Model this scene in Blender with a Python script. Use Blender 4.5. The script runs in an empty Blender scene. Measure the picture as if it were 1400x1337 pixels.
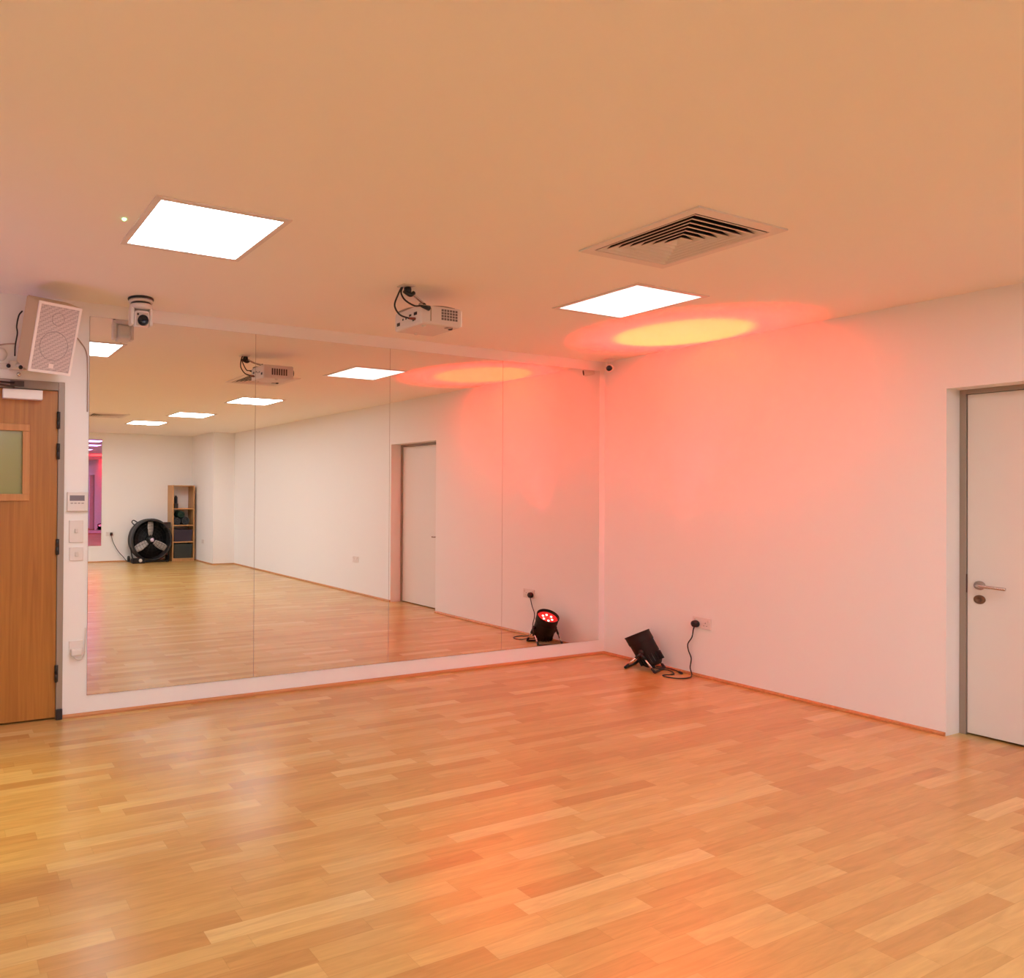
import bpy, bmesh, math, random
from mathutils import Vector, Matrix
random.seed(4)
C = bpy.context.scene.collection
H = 2.586                                  # ceiling height

# ------------------------------------------------------------------ render settings
sc = bpy.context.scene
sc.view_settings.view_transform = 'Standard'
sc.view_settings.look = 'None'
sc.view_settings.gamma = 1
sc.view_settings.exposure = 0.16
sc.view_settings.use_curve_mapping = False
sc.cycles.use_denoising = True
sc.cycles.max_bounces = 10
sc.cycles.diffuse_bounces = 6
sc.cycles.glossy_bounces = 6
sc.cycles.sample_clamp_indirect = 3.5
sc.cycles.blur_glossy = 1.0

# ------------------------------------------------------------------ materials
def new_mat(name):
    m = bpy.data.materials.new(name); m.use_nodes = True
    nt = m.node_tree
    return m, nt, nt.nodes['Principled BSDF'], nt.nodes, nt.links
def mat(name, col, rough=.5, metal=0., spec=.5, bump=None, emit=None, strength=0., coat=0., alpha=None, trans=0.):
    m, nt, b, N, L = new_mat(name)
    b.inputs['Base Color'].default_value = (*col, 1)
    b.inputs['Roughness'].default_value = rough
    b.inputs['Metallic'].default_value = metal
    b.inputs['Specular IOR Level'].default_value = spec
    b.inputs['Coat Weight'].default_value = coat
    b.inputs['Transmission Weight'].default_value = trans
    if emit:
        b.inputs['Emission Color'].default_value = (*emit, 1)
        b.inputs['Emission Strength'].default_value = strength
    if bump:
        tc = N.new('ShaderNodeTexCoord'); n = N.new('ShaderNodeTexNoise'); bp = N.new('ShaderNodeBump')
        n.inputs['Scale'].default_value = bump[0]; n.inputs['Detail'].default_value = 5
        bp.inputs['Strength'].default_value = bump[1]; bp.inputs['Distance'].default_value = .002
        L.new(tc.outputs['Object'], n.inputs['Vector']); L.new(n.outputs['Fac'], bp.inputs['Height'])
        L.new(bp.outputs['Normal'], b.inputs['Normal'])
    return m

def wood_floor():
    m, nt, b, N, L = new_mat('oak parquet')
    def M(op, a, bb=None, c=None):
        n = N.new('ShaderNodeMath'); n.operation = op
        for i, v in enumerate((a, bb, c)):
            if v is None: continue
            if isinstance(v, (int, float)): n.inputs[i].default_value = v
            else: L.new(v, n.inputs[i])
        return n.outputs[0]
    tc = N.new('ShaderNodeTexCoord'); sp = N.new('ShaderNodeSeparateXYZ'); L.new(tc.outputs['Object'], sp.inputs[0])
    W = .070
    x, y = sp.outputs[0], sp.outputs[1]
    yr = M('DIVIDE', y, W); row = M('FLOOR', yr); fy = M('FRACT', yr)
    w1 = N.new('ShaderNodeTexWhiteNoise'); w1.noise_dimensions = '1D'; L.new(row, w1.inputs['W'])
    wsep = N.new('ShaderNodeSeparateColor'); L.new(w1.outputs['Color'], wsep.inputs[0])
    off = M('MULTIPLY', wsep.outputs[0], 3.7)
    ln = M('MULTIPLY_ADD', wsep.outputs[1], .30, .34)
    xb = M('DIVIDE', M('ADD', x, off), ln)
    # jitter joint positions so staves vary in length
    cell = M('FLOOR', xb); fx = M('FRACT', xb)
    wj = N.new('ShaderNodeTexWhiteNoise'); wj.noise_dimensions = '2D'
    cb = N.new('ShaderNodeCombineXYZ'); L.new(cell, cb.inputs[0]); L.new(row, cb.inputs[1]); L.new(cb.outputs[0], wj.inputs['Vector'])
    jit = M('MULTIPLY_ADD', wj.outputs['Value'], .5, .25)
    side = M('GREATER_THAN', fx, jit)
    bid = M('ADD', cell, side)
    cb2 = N.new('ShaderNodeCombineXYZ'); L.new(bid, cb2.inputs[0]); L.new(row, cb2.inputs[1]); cb2.inputs[2].default_value = 7.3
    w2 = N.new('ShaderNodeTexWhiteNoise'); w2.noise_dimensions = '3D'; L.new(cb2.outputs[0], w2.inputs['Vector'])
    s2 = N.new('ShaderNodeSeparateColor'); L.new(w2.outputs['Color'], s2.inputs[0])
    # stave colour
    cr = N.new('ShaderNodeValToRGB'); L.new(w2.outputs['Value'], cr.inputs[0])
    e = cr.color_ramp.elements
    e[0].position = 0; e[0].color = FLOOR_COLS[0]
    e[1].position = 1; e[1].color = FLOOR_COLS[4]
    for p, c in ((.2, FLOOR_COLS[1]), (.55, FLOOR_COLS[2]), (.85, FLOOR_COLS[3])):
        k = e.new(p); k.color = c
    # grain
    mp = N.new('ShaderNodeMapping'); L.new(tc.outputs['Object'], mp.inputs[0])
    mp.inputs['Scale'].default_value = (2.2, 26, 1)
    cbo = N.new('ShaderNodeCombineXYZ'); L.new(M('MULTIPLY', s2.outputs[0], 40), cbo.inputs[0]); L.new(M('MULTIPLY', s2.outputs[1], 40), cbo.inputs[1])
    va = N.new('ShaderNodeVectorMath'); L.new(mp.outputs[0], va.inputs[0]); L.new(cbo.outputs[0], va.inputs[1])
    ng = N.new('ShaderNodeTexNoise'); L.new(va.outputs[0], ng.inputs['Vector'])
    ng.inputs['Scale'].default_value = 1.6; ng.inputs['Detail'].default_value = 6; ng.inputs['Roughness'].default_value = .62; ng.inputs['Distortion'].default_value = .9
    g = N.new('ShaderNodeMapRange'); L.new(ng.outputs['Fac'], g.inputs[0])
    g.inputs['From Min'].default_value = .3; g.inputs['From Max'].default_value = .72; g.inputs['To Min'].default_value = .85; g.inputs['To Max'].default_value = 1.10
    # joints
    dy = M('MULTIPLY', M('MINIMUM', fy, M('SUBTRACT', 1, fy)), W)
    dx = M('MULTIPLY', M('ABSOLUTE', M('SUBTRACT', fx, jit)), ln)
    jd = M('MINIMUM', dy, dx)
    jm = N.new('ShaderNodeMapRange'); L.new(jd, jm.inputs[0]); jm.inputs['From Min'].default_value = .0003; jm.inputs['From Max'].default_value = .0016
    jm.inputs['To Min'].default_value = .86; jm.inputs['To Max'].default_value = 1
    sc_ = M('MULTIPLY', g.outputs[0], jm.outputs[0])
    vm = N.new('ShaderNodeVectorMath'); vm.operation = 'SCALE'; L.new(cr.outputs[0], vm.inputs[0]); L.new(sc_, vm.inputs['Scale'])
    L.new(vm.outputs[0], b.inputs['Base Color'])
    b.inputs['Roughness'].default_value = .25
    b.inputs['Specular IOR Level'].default_value = .5
    bp = N.new('ShaderNodeBump'); bp.inputs['Strength'].default_value = .12; bp.inputs['Distance'].default_value = .001
    L.new(sc_, bp.inputs['Height']); L.new(bp.outputs['Normal'], b.inputs['Normal'])
    return m
FLOOR_COLS = [(.485, .25, .078, 1), (.54, .30, .095, 1), (.575, .34, .110, 1), (.605, .37, .127, 1), (.665, .44, .175, 1)]

def oak(name, base, dark, vertical=True, rough=.38):
    m, nt, b, N, L = new_mat(name)
    tc = N.new('ShaderNodeTexCoord'); mp = N.new('ShaderNodeMapping'); L.new(tc.outputs['Object'], mp.inputs[0])
    mp.inputs['Scale'].default_value = (22, 22, .9) if vertical else (.9, 22, 22)
    n = N.new('ShaderNodeTexNoise'); n.inputs['Scale'].default_value = 2; n.inputs['Detail'].default_value = 6; n.inputs['Distortion'].default_value = .6
    L.new(mp.outputs[0], n.inputs['Vector'])
    cr = N.new('ShaderNodeValToRGB'); L.new(n.outputs['Fac'], cr.inputs[0])
    cr.color_ramp.elements[0].position = .3; cr.color_ramp.elements[0].color = (*dark, 1)
    cr.color_ramp.elements[1].position = .7; cr.color_ramp.elements[1].color = (*base, 1)
    L.new(cr.outputs[0], b.inputs['Base Color']); b.inputs['Roughness'].default_value = rough
    return m

MW = mat('white wall paint', (.885, .87, .85), .85, spec=.25, bump=(90, .12))
MC = mat('white ceiling paint', (.94, .89, .81), .9, spec=.2, bump=(70, .1))
MTRIM = oak('oak trim', (.60, .27, .10), (.45, .18, .06), False)
MDOOR = oak('oak veneer', (.45, .19, .032), (.34, .128, .02))
MBEAD = oak('pale oak bead', (.56, .26, .08), (.47, .20, .055))
MFRAME = mat('grey door frame metal', (.33, .27, .215), .4, .1)
MWDOOR = mat('white door paint', (.80, .74, .68), .5, bump=(60, .05))
MBLACK = mat('black plastic', (.012, .011, .011), .42)
MBLACKM = mat('black painted metal', (.012, .010, .010), .55, spec=.3)
MRUB = mat('black rubber cable', (.02, .013, .012), .55)
MSTEEL = mat('brushed steel', (.60, .52, .48), .22, 1.)
MCHROME = mat('polished chrome', (.75, .73, .72), .12, 1.)
MBRASS = mat('aged bronze escutcheon', (.20, .105, .06), .45, .6)
MWP = mat('white plastic', (.78, .73, .69), .45)
MWP2 = mat('off white plastic', (.70, .64, .58), .5)
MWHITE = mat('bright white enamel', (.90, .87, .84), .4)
MSPK = mat('cream speaker cabinet', (.60, .46, .30), .65)
MGRID = mat('diffuser louvre enamel', (.80, .74, .68), .6)
MEDGEV = mat('louvre edge shade', (.46, .36, .29), .6)
MDARK = mat('dark duct and slot shade', (.01, .009, .008), .9)
MLCD = mat('grey display', (.22, .20, .22), .2)
MLENS = mat('camera lens glass', (.006, .006, .014), .22, spec=.35)
MPANEL = mat('lit diffuser', (.9, .9, .9), .6, emit=(.93, 1.0, 1.08), strength=13.8)
MPANELB = mat('bright lit diffuser', (.9, .9, .9), .6, emit=(.93, 1.0, 1.08), strength=20.0)
MPANELD = mat('dimmed lit diffuser', (.9, .9, .9), .6, emit=(.95, 1.0, 1.0), strength=1.7)
MPANELR = mat('rear lit diffuser', (.9, .9, .9), .6, emit=(.93, 1.0, 1.08), strength=34.0)
MGLASSG = mat('green tinted glass', (.33, .33, .12), .15, spec=.6)
MGREEN = mat('green indicator light', (.1, .8, .2), .4, emit=(.25, 1, .35), strength=6)
MREDLED = mat('lit red led lens', (.25, .01, .01), .4, emit=(1, .035, .03), strength=.75)
MLEDHOT = mat('lit led core', (.9, .8, .8), .3, emit=(1, .86, .70), strength=5)
MPURLED = mat('lit violet led lens', (.2, .03, .3), .3, emit=(.5, .12, 1), strength=8)
MAMBLED = mat('lit amber led lens', (.3, .2, .02), .3, emit=(1, .55, .08), strength=8)
MDRUM = mat('dark grey drum', (.03, .026, .026), .5)
MBLADE = mat('pale grey fan blade', (.50, .45, .41), .4)
MBASK = mat('dark green grey wicker', (.035, .04, .034), .8, bump=(40, 1.))
MMAT1 = mat('dark grey rolled foam', (.035, .038, .042), .8)
MMAT2 = mat('dark green rolled foam', (.02, .045, .025), .8)
MMAT3 = mat('dark plum fabric', (.045, .03, .045), .8)
MSHELF = oak('pine bookcase', (.60, .33, .13), (.48, .24, .085))

def mirror_mat(name, col):
    m, nt, b, N, L = new_mat(name)
    b.inputs['Base Color'].default_value = (*col, 1); b.inputs['Metallic'].default_value = 1; b.inputs['Roughness'].default_value = .004
    return m
MMIR = mirror_mat('silvered mirror', (.90, .90, .875))
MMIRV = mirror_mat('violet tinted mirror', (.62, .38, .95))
MEDGE = mat('mirror edge', (.38, .26, .21), .25)
MFLOOR = wood_floor()

# ------------------------------------------------------------------ mesh helpers
def B(): return bmesh.new()
def bx(bm, x0, x1, y0, y1, z0, z1, mtx=None):
    vs = [bm.verts.new((x, y, z)) for x in (x0, x1) for y in (y0, y1) for z in (z0, z1)]
    for f in ((0, 1, 3, 2), (4, 6, 7, 5), (0, 4, 5, 1), (2, 3, 7, 6), (0, 2, 6, 4), (1, 5, 7, 3)):
        bm.faces.new([vs[i] for i in f])
    if mtx is not None:
        for v in vs: v.co = mtx @ v.co
    return vs
def rbox(bm, x0, x1, y0, y1, z0, z1, r=.005, seg=2, mtx=None):
    t = bmesh.new(); bx(t, x0, x1, y0, y1, z0, z1)
    bmesh.ops.bevel(t, geom=t.edges[:], offset=r, segments=seg, affect='EDGES', profile=.5)
    merge(bm, t, mtx)
def merge(bm, t, mtx=None):
    t.verts.index_update(); mp = [bm.verts.new((mtx @ v.co) if mtx is not None else v.co) for v in t.verts]
    for f in t.faces:
        try:
            nf = bm.faces.new([mp[v.index] for v in f.verts]); nf.smooth = f.smooth
        except ValueError: pass
    t.free()
def frame_to(axis):
    a = Vector(axis).normalized()
    h = Vector((0, 0, 1)) if abs(a.z) < .95 else Vector((1, 0, 0))
    u = a.cross(h).normalized(); w = u.cross(a)
    return Matrix((u, w, a)).transposed()
def lathe(bm, prof, origin=(0, 0, 0), axis=(0, 0, 1), seg=32, capped=False):
    """profile of (radius, height) turned about the axis"""
    R = frame_to(axis); o = Vector(origin); rings = []
    for r, h in prof:
        if r < 1e-6: rings.append([bm.verts.new(o + R @ Vector((0, 0, h)))])
        else: rings.append([bm.verts.new(o + R @ Vector((r*math.cos(2*math.pi*i/seg), r*math.sin(2*math.pi*i/seg), h))) for i in range(seg)])
    for a, b in zip(rings, rings[1:]):
        for i in range(seg):
            j = (i+1) % seg
            if len(a) == 1 and len(b) == 1: continue
            if len(a) == 1: f = bm.faces.new((a[0], b[j], b[i]))
            elif len(b) == 1: f = bm.faces.new((a[i], a[j], b[0]))
            else: f = bm.faces.new((a[i], a[j], b[j], b[i]))
            f.smooth = True
def smooth_path(pts, n=8):
    P = [Vector(p) for p in pts]
    if len(P) < 3: return P
    out = []
    for i in range(len(P)-1):
        p0 = P[max(i-1, 0)]; p1 = P[i]; p2 = P[i+1]; p3 = P[min(i+2, len(P)-1)]
        for k in range(n):
            t = k/n
            out.append(.5*((2*p1)+(-p0+p2)*t+(2*p0-5*p1+4*p2-p3)*t*t+(-p0+3*p1-3*p2+p3)*t**3))
    out.append(P[-1]); return out
def tube(bm, pts, r, seg=8, n=0):
    P = smooth_path(pts, n) if n else [Vector(p) for p in pts]
    rings = []; up = None
    for i, p in enumerate(P):
        d = (P[min(i+1, len(P)-1)]-P[max(i-1, 0)]).normalized()
        if up is None:
            up = Vector((0, 0, 1)) if abs(d.z) < .9 else Vector((1, 0, 0))
        u = d.cross(up).normalized(); up = u.cross(d).normalized()
        rr = r(i/(len(P)-1)) if callable(r) else r
        rings.append([bm.verts.new(p+u*rr*math.cos(2*math.pi*k/seg)+up*rr*math.sin(2*math.pi*k/seg)) for k in range(seg)])
    for a, b in zip(rings, rings[1:]):
        for k in range(seg):
            f = bm.faces.new((a[k], a[(k+1) % seg], b[(k+1) % seg], b[k])); f.smooth = True
    bm.faces.new(rings[0][::-1]); bm.faces.new(rings[-1])
def torus(bm, R, r, origin, axis, seg=48, ss=6):
    F = frame_to(axis); o = Vector(origin); rings = []
    for i in range(seg):
        a = 2*math.pi*i/seg
        rings.append([bm.verts.new(o+F @ Vector(((R+r*math.cos(2*math.pi*k/ss))*math.cos(a), (R+r*math.cos(2*math.pi*k/ss))*math.sin(a), r*math.sin(2*math.pi*k/ss)))) for k in range(ss)])
    for i in range(seg):
        a, b = rings[i], rings[(i+1) % seg]
        for k in range(ss):
            f = bm.faces.new((a[k], a[(k+1) % ss], b[(k+1) % ss], b[k])); f.smooth = True
def obj(name, bm, material, parent=None, loc=None):
    bmesh.ops.recalc_face_normals(bm, faces=bm.faces[:])
    me = bpy.data.meshes.new(name); bm.to_mesh(me); bm.free()
    me.materials.append(material)
    o = bpy.data.objects.new(name, me); C.objects.link(o)
    if parent is not None:
        o.parent = parent
        o.matrix_parent_inverse = Matrix.Translation(-parent.location) if not parent.get('_local') else Matrix()
    return o
def thing(name, label, cat, loc, group=None, kind=None):
    o = bpy.data.objects.new(name, None); C.objects.link(o); o.location = loc; o.empty_display_size = .1
    if label: o['label'] = label
    if cat: o['category'] = cat
    if group: o['group'] = group
    if kind: o['kind'] = kind
    return o
def tag(o, label, cat, group=None):
    o['label'] = label; o['category'] = cat
    if group: o['group'] = group
    return o
def struct(name, bm, m, parent=None):
    o = obj(name, bm, m, parent)
    if parent is None: o['kind'] = 'structure'
    return o
# NOTE: parts are modelled in world coordinates, the parent inverse keeps them in place

# ------------------------------------------------------------------ room shell
XL, YR = -7.6, -9.85
RET_X, RET_Y = -.45, -8.6
D1 = (-5.70, -4.70, 2.07)                  # door 1 opening in the front wall
D2 = (-3.279, -2.364, 2.045)               # door 2 opening in the right wall
bm = B(); bx(bm, XL-.2, .6, YR-.2, .6, -.06, 0); struct('floor', bm, MFLOOR)

def slab_with_holes(bm, x0, x1, y0, y1, z0, z1, holes):
    xs = sorted({x0, x1, *[h[0] for h in holes], *[h[1] for h in holes]})
    ys = sorted({y0, y1, *[h[2] for h in holes], *[h[3] for h in holes]})
    for a, b in zip(xs, xs[1:]):
        for c, d in zip(ys, ys[1:]):
            cx, cy = (a+b)/2, (c+d)/2
            if any(h[0] < cx < h[1] and h[2] < cy < h[3] for h in holes): continue
            bx(bm, a, b, c, d, z0, z1)
VENTS = [(-2.30, -2.318), (-3.0, -6.55)]
bm = B(); slab_with_holes(bm, XL-.2, .6, YR-.2, .6, H, H+.06, [(x-.255, x+.255, y-.255, y+.255) for x, y in VENTS])
struct('ceiling', bm, MC)
bm = B()
bx(bm, D1[1], 0, 0, .2, 0, H); bx(bm, XL, D1[0], 0, .2, 0, H); bx(bm, D1[0], D1[1], 0, .2, D1[2], H)
struct('wall_front', bm, MW)
bm = B()
bx(bm, 0, .3, D2[1], .2, 0, H); bx(bm, 0, .3, YR-.2, D2[0], 0, H); bx(bm, 0, .3, D2[0], D2[1], D2[2], H)
struct('wall_right', bm, MW)
bm = B(); bx(bm, XL-.2, 0, YR-.2, YR, 0, H); struct('wall_rear', bm, MW)
bm = B(); bx(bm, RET_X, 0, YR, RET_Y, 0, H); struct('wall_rear_corner', bm, MW)
bm = B(); bx(bm, XL-.2, XL, YR, .2, 0, H); struct('wall_left', bm, MW)
# small oak skirting, a quarter-round strip
def skirting(name, p, q, nrm):
    bm = B(); p, q, n = Vector(p), Vector(q), Vector(nrm)
    prof = [(0, 0), (.016, 0), (.016, .010), (.011, .018), (.004, .022), (0, .022)]
    a = [bm.verts.new(p+n*d+Vector((0, 0, z))) for d, z in prof]; b = [bm.verts.new(q+n*d+Vector((0, 0, z))) for d, z in prof]
    for i in range(len(prof)):
        j = (i+1) % len(prof); bm.faces.new((a[i], a[j], b[j], b[i]))
    bm.faces.new(a[::-1]); bm.faces.new(b)
    struct(name, bm, MTRIM)
skirting('baseboard_front', (D1[1]+.003, 0, 0), (0, 0, 0), (0, -1, 0))
skirting('baseboard_front_left', (XL, 0, 0), (D1[0], 0, 0), (0, -1, 0))
skirting('baseboard_right', (0, 0, 0), (0, D2[1]+.002, 0), (-1, 0, 0))
skirting('baseboard_right_rear', (0, D2[0]-.002, 0), (0, RET_Y, 0), (-1, 0, 0))
skirting('baseboard_rear', (XL, YR, 0), (RET_X, YR, 0), (0, 1, 0))
skirting('baseboard_corner', (0, RET_Y, 0), (RET_X, RET_Y, 0), (0, 1, 0))
skirting('baseboard_corner_side', (RET_X, RET_Y, 0), (RET_X, YR, 0), (-1, 0, 0))
skirting('baseboard_left', (XL, YR, 0), (XL, 0, 0), (1, 0, 0))

# ------------------------------------------------------------------ door 1: oak door at the left
fx0, fx1, fz = D1[0], D1[1], D1[2]
def frame_bm():
    bm = B()
    for a, b in (((fx0-.003), fx0+.036), ((fx1-.036), fx1+.003)):
        rbox(bm, a, b, -.008, .16, 0, fz+.003, .003)
    rbox(bm, fx0+.036, fx1-.036, -.008, .16, fz-.05, fz+.003, .003)
    # stop lip behind the leaf
    bx(bm, fx0+.036, fx0+.05, .055, .10, 0, fz-.05); bx(bm, fx1-.05, fx1-.036, .055, .10, 0, fz-.05); bx(bm, fx0+.05, fx1-.05, .055, .10, fz-.064, fz-.05)
    return bm
lx0, lx1 = fx0+.039, fx1-.038
wx0, wx1, wz0, wz1 = -5.50, -4.902, 1.341, 1.806
bm = B()
# leaf with an opening for the vision panel
bx(bm, lx0, wx0+.04, .004, .048, .012, 2.017); bx(bm, wx1-.04, lx1, .004, .048, .012, 2.017)
bx(bm, wx0+.04, wx1-.04, .004, .048, .012, wz0+.04); bx(bm, wx0+.04, wx1-.04, .004, .048, wz1-.04, 2.017)
door1 = struct('door_1', bm, MDOOR); door1['label'] = 'oak veneered door with vision panel left of the mirrors'
struct('door_frame', frame_bm(), MFRAME, door1)
bm = B()
for a, b, c, d in ((wx0, wx1, wz0, wz0+.042), (wx0, wx1, wz1-.042, wz1), (wx0, wx0+.042, wz0+.042, wz1-.042), (wx1-.042, wx1, wz0+.042, wz1-.042)):
    rbox(bm, a, b, -.006, .0045, c, d, .003)
wf = obj('window_bead', bm, MBEAD, door1)
bm = B(); bx(bm, wx0+.038, wx1-.038, .018, .026, wz0+.038, wz1-.038); obj('glass_pane', bm, MGLASSG, door1)
for z0, z1 in ((1.785, 1.89), (1.598, 1.695), (1.012, 1.108), (.231, .334)):
    bm = B(); lathe(bm, [(0, 0), (.009, 0), (.009, (z1-z0)*.47), (.006, (z1-z0)*.48), (.006, (z1-z0)*.52), (.009, (z1-z0)*.53), (.009, z1-z0), (0, z1-z0)], (lx1+.001, -.012, z0), seg=12)
    bx(bm, lx1-.006, lx1+.014, -.009, -.002, z0, z1); obj('hinge', bm, MBLACK, door1)
bm = B(); rbox(bm, fx1-.036, fx1+.002, -.024, -.006, .0, .065, .003); obj('door_stop_block', bm, MBLACK, door1)
# overhead closer: box, arm, pivot
bm = B(); rbox(bm, -5.063, -4.835, -.05, .004, 1.952, 2.010, .004); cl = obj('door_closer', bm, MWHITE, door1)
bm = B(); tube(bm, [(-5.00, -.05, 2.018), (-5.12, -.12, 2.024), (-5.17, -.13, 2.026)], .007, 8)
tube(bm, [(-5.17, -.13, 2.03), (-5.08, -.06, 2.044), (-4.99, -.012, 2.05)], .006, 8)
bx(bm, -5.02, -4.94, -.02, .0, 2.03, 2.062); obj('closer_arm', bm, mat('dark bronze arm', (.09, .06, .05), .4, .6), cl)
bm = B(); lathe(bm, [(0, 0), (.011, .001), (.014, .008), (.011, .016), (0, .02)], (-4.972, -.02, 2.10), (0, -1, 0), 16); obj('pivot_cap', bm, MCHROME, cl)

# ------------------------------------------------------------------ door 2: white door recessed in the right wall
rx = .152
bm = B(); bx(bm, rx+.012, rx+.056, D2[0]+.033, D2[1]-.033, .012, D2[2]-.031); door2 = struct('door_2', bm, MWDOOR)
door2['label'] = 'white flush door in a deep reveal of the right wall'
bm = B()
rbox(bm, rx, rx+.10, D2[0], D2[0]+.03, 0, D2[2], .002); rbox(bm, rx, rx+.10, D2[1]-.03, D2[1], 0, D2[2], .002)
rbox(bm, rx, rx+.10, D2[0]+.03, D2[1]-.03, D2[2]-.028, D2[2], .002)
bx(bm, rx+.058, rx+.08, D2[0]+.03, D2[0]+.045, 0, D2[2]-.028); bx(bm, rx+.058, rx+.08, D2[1]-.045, D2[1]-.03, 0, D2[2]-.028)
obj('door_frame', bm, MFRAME, door2)
bm = B(); bx(bm, rx+.004, rx+.02, D2[1]-.0325, D2[1]-.0295, .84, .95); obj('strike_plate', bm, mat('dark red brown strike', (.09, .03, .025), .4, .5), door2)
hy, hz, fxx = -2.452, .888, rx+.012
bm = B(); lathe(bm, [(0, 0), (.026, 0), (.026, -.006), (.024, -.009), (0, -.009)], (fxx, hy, hz), (1, 0, 0), 28); hd = obj('handle_rose', bm, mat('satin rose', (.36, .27, .23), .35, .8), door2)
bm = B(); tube(bm, [(fxx-.006, hy, hz), (fxx-.035, hy, hz), (fxx-.050, hy-.012, hz), (fxx-.052, hy-.06, hz-.003), (fxx-.050, hy-.128, hz-.006)], .0095, 12, 6)
obj('lever', bm, MSTEEL, hd)
bm = B(); lathe(bm, [(0, 0), (.026, 0), (.026, -.006), (.023, -.009), (.010, -.009), (.009, -.004), (0, -.004)], (fxx, -2.452, .806), (1, 0, 0), 28); obj('lock_escutcheon', bm, MBRASS, door2)
for z in (.25, 1.02, 1.78):
    bm = B(); lathe(bm, [(0, 0), (.008, 0), (.008, .1), (0, .1)], (rx+.006, D2[0]+.031, z), seg=12); obj('hinge', bm, MFRAME, door2)
bm = B(); bx(bm, .3, .32, D2[0]-.1, D2[1]+.1, 0, 2.3); struct('wall_behind_door', bm, MW)
bm = B(); bx(bm, D1[0]-.1, D1[1]+.1, .2, .22, 0, 2.3); struct('wall_behind_oak_door', bm, MW)

# ------------------------------------------------------------------ mirrors
MX = [-4.549, -3.409, -2.295, -1.186, -.074]
zb, zt = .128, 2.500
names = ['tall mirror panel nearest the oak door and switches', 'tall mirror panel under the ceiling projector, second from the oak door',
         'tall mirror panel third from the oak door, showing the reflected white door', 'tall mirror panel nearest the corner, showing the glowing red lamp']
for i in range(4):
    a, b = MX[i]+.0007, MX[i+1]-.0007
    t = thing('wall_mirror', names[i], 'mirror', ((a+b)/2, 0, zb), 'wall mirror panels')
    bm = B(); bx(bm, a+.0006, b-.0006, -.0065, -.0055, zb+.0006, zt-.0006); obj('mirror_face', bm, MMIR, t)
    bm = B(); bx(bm, a, b, -.0055, 0, zb, zt); obj('backing', bm, MEDGE, t)
t = thing('wall_mirror', 'far mirror on the rear wall, glimpsed violet at the left edge of the reflection', 'mirror', (-3.9, YR, .28), 'rear wall mirrors')
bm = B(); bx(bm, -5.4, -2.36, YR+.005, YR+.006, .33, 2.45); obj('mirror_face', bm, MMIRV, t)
bm = B(); bx(bm, -5.403, -2.357, YR, YR+.005, .327, 2.453); obj('backing', bm, MEDGE, t)

# ------------------------------------------------------------------ ceiling lights
LIGHTS = [(-4.33, -1.46, 'square ceiling light panel between the camera and the green indicator'),
          (-1.57, -1.475, 'square ceiling light panel between the air vent and the yellow light spot'),
          (-1.665, -3.93, 'square ceiling light seen in the mirror just below the projector'),
          (-1.85, -5.88, 'ceiling light seen in the mirror, second farthest back'),
          (-2.12, -7.43, 'ceiling light seen in the mirror, farthest back, near the rear wall'),
          (-4.40, -4.1, 'added unseen ceiling light above the open floor just past the camera'),  # from here to the list's end: unseen panels added to brighten the room
          (-4.50, -6.5, 'added unseen ceiling light over the middle of the room behind the camera'),
          (-4.60, -8.8, 'added unseen ceiling light near the rear mirror at the back of the room'),
          (-6.85, -2.6, 'added unseen ceiling light by the left wall beyond the oak door'),
          (-6.85, -5.6, 'added unseen ceiling light by the left wall at the back of the room')]
first = None
for (x, y, lb) in LIGHTS:
    if first is None:
        t = thing('ceiling_light', lb, 'ceiling light', (x, y, H), 'square ceiling light panels')
        bm = B()
        for a, b, c, d in ((-.305, .305, .276, .305), (-.305, .305, -.305, -.276), (-.305, -.276, -.276, .276), (.276, .305, -.276, .276)):
            bx(bm, x+a, x+b, y+c, y+d, H-.006, H)
        obj('trim_frame', bm, mat('panel trim', (.80, .72, .66), .5), t)
        bm = B(); bx(bm, x-.276, x+.276, y-.276, y+.276, H-.004, H-.001); obj('diffuser', bm, MPANEL, t)
        first = t
    else:
        t = first.copy(); C.objects.link(t); t.location = (x, y, H); t['label'] = lb
        for ch in list(first.children):
            c = ch.copy(); C.objects.link(c); c.parent = t; c.matrix_parent_inverse = Matrix.Translation(-first.location)
            if 'diffuser' in ch.name and (x, y) == (-1.57, -1.475):
                c.material_slots[0].link = 'OBJECT'; c.material_slots[0].material = MPANELD
            elif 'diffuser' in ch.name and y < -7:
                c.material_slots[0].link = 'OBJECT'; c.material_slots[0].material = MPANELR
            elif 'diffuser' in ch.name and y < -3:
                c.material_slots[0].link = 'OBJECT'; c.material_slots[0].material = MPANELB

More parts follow.
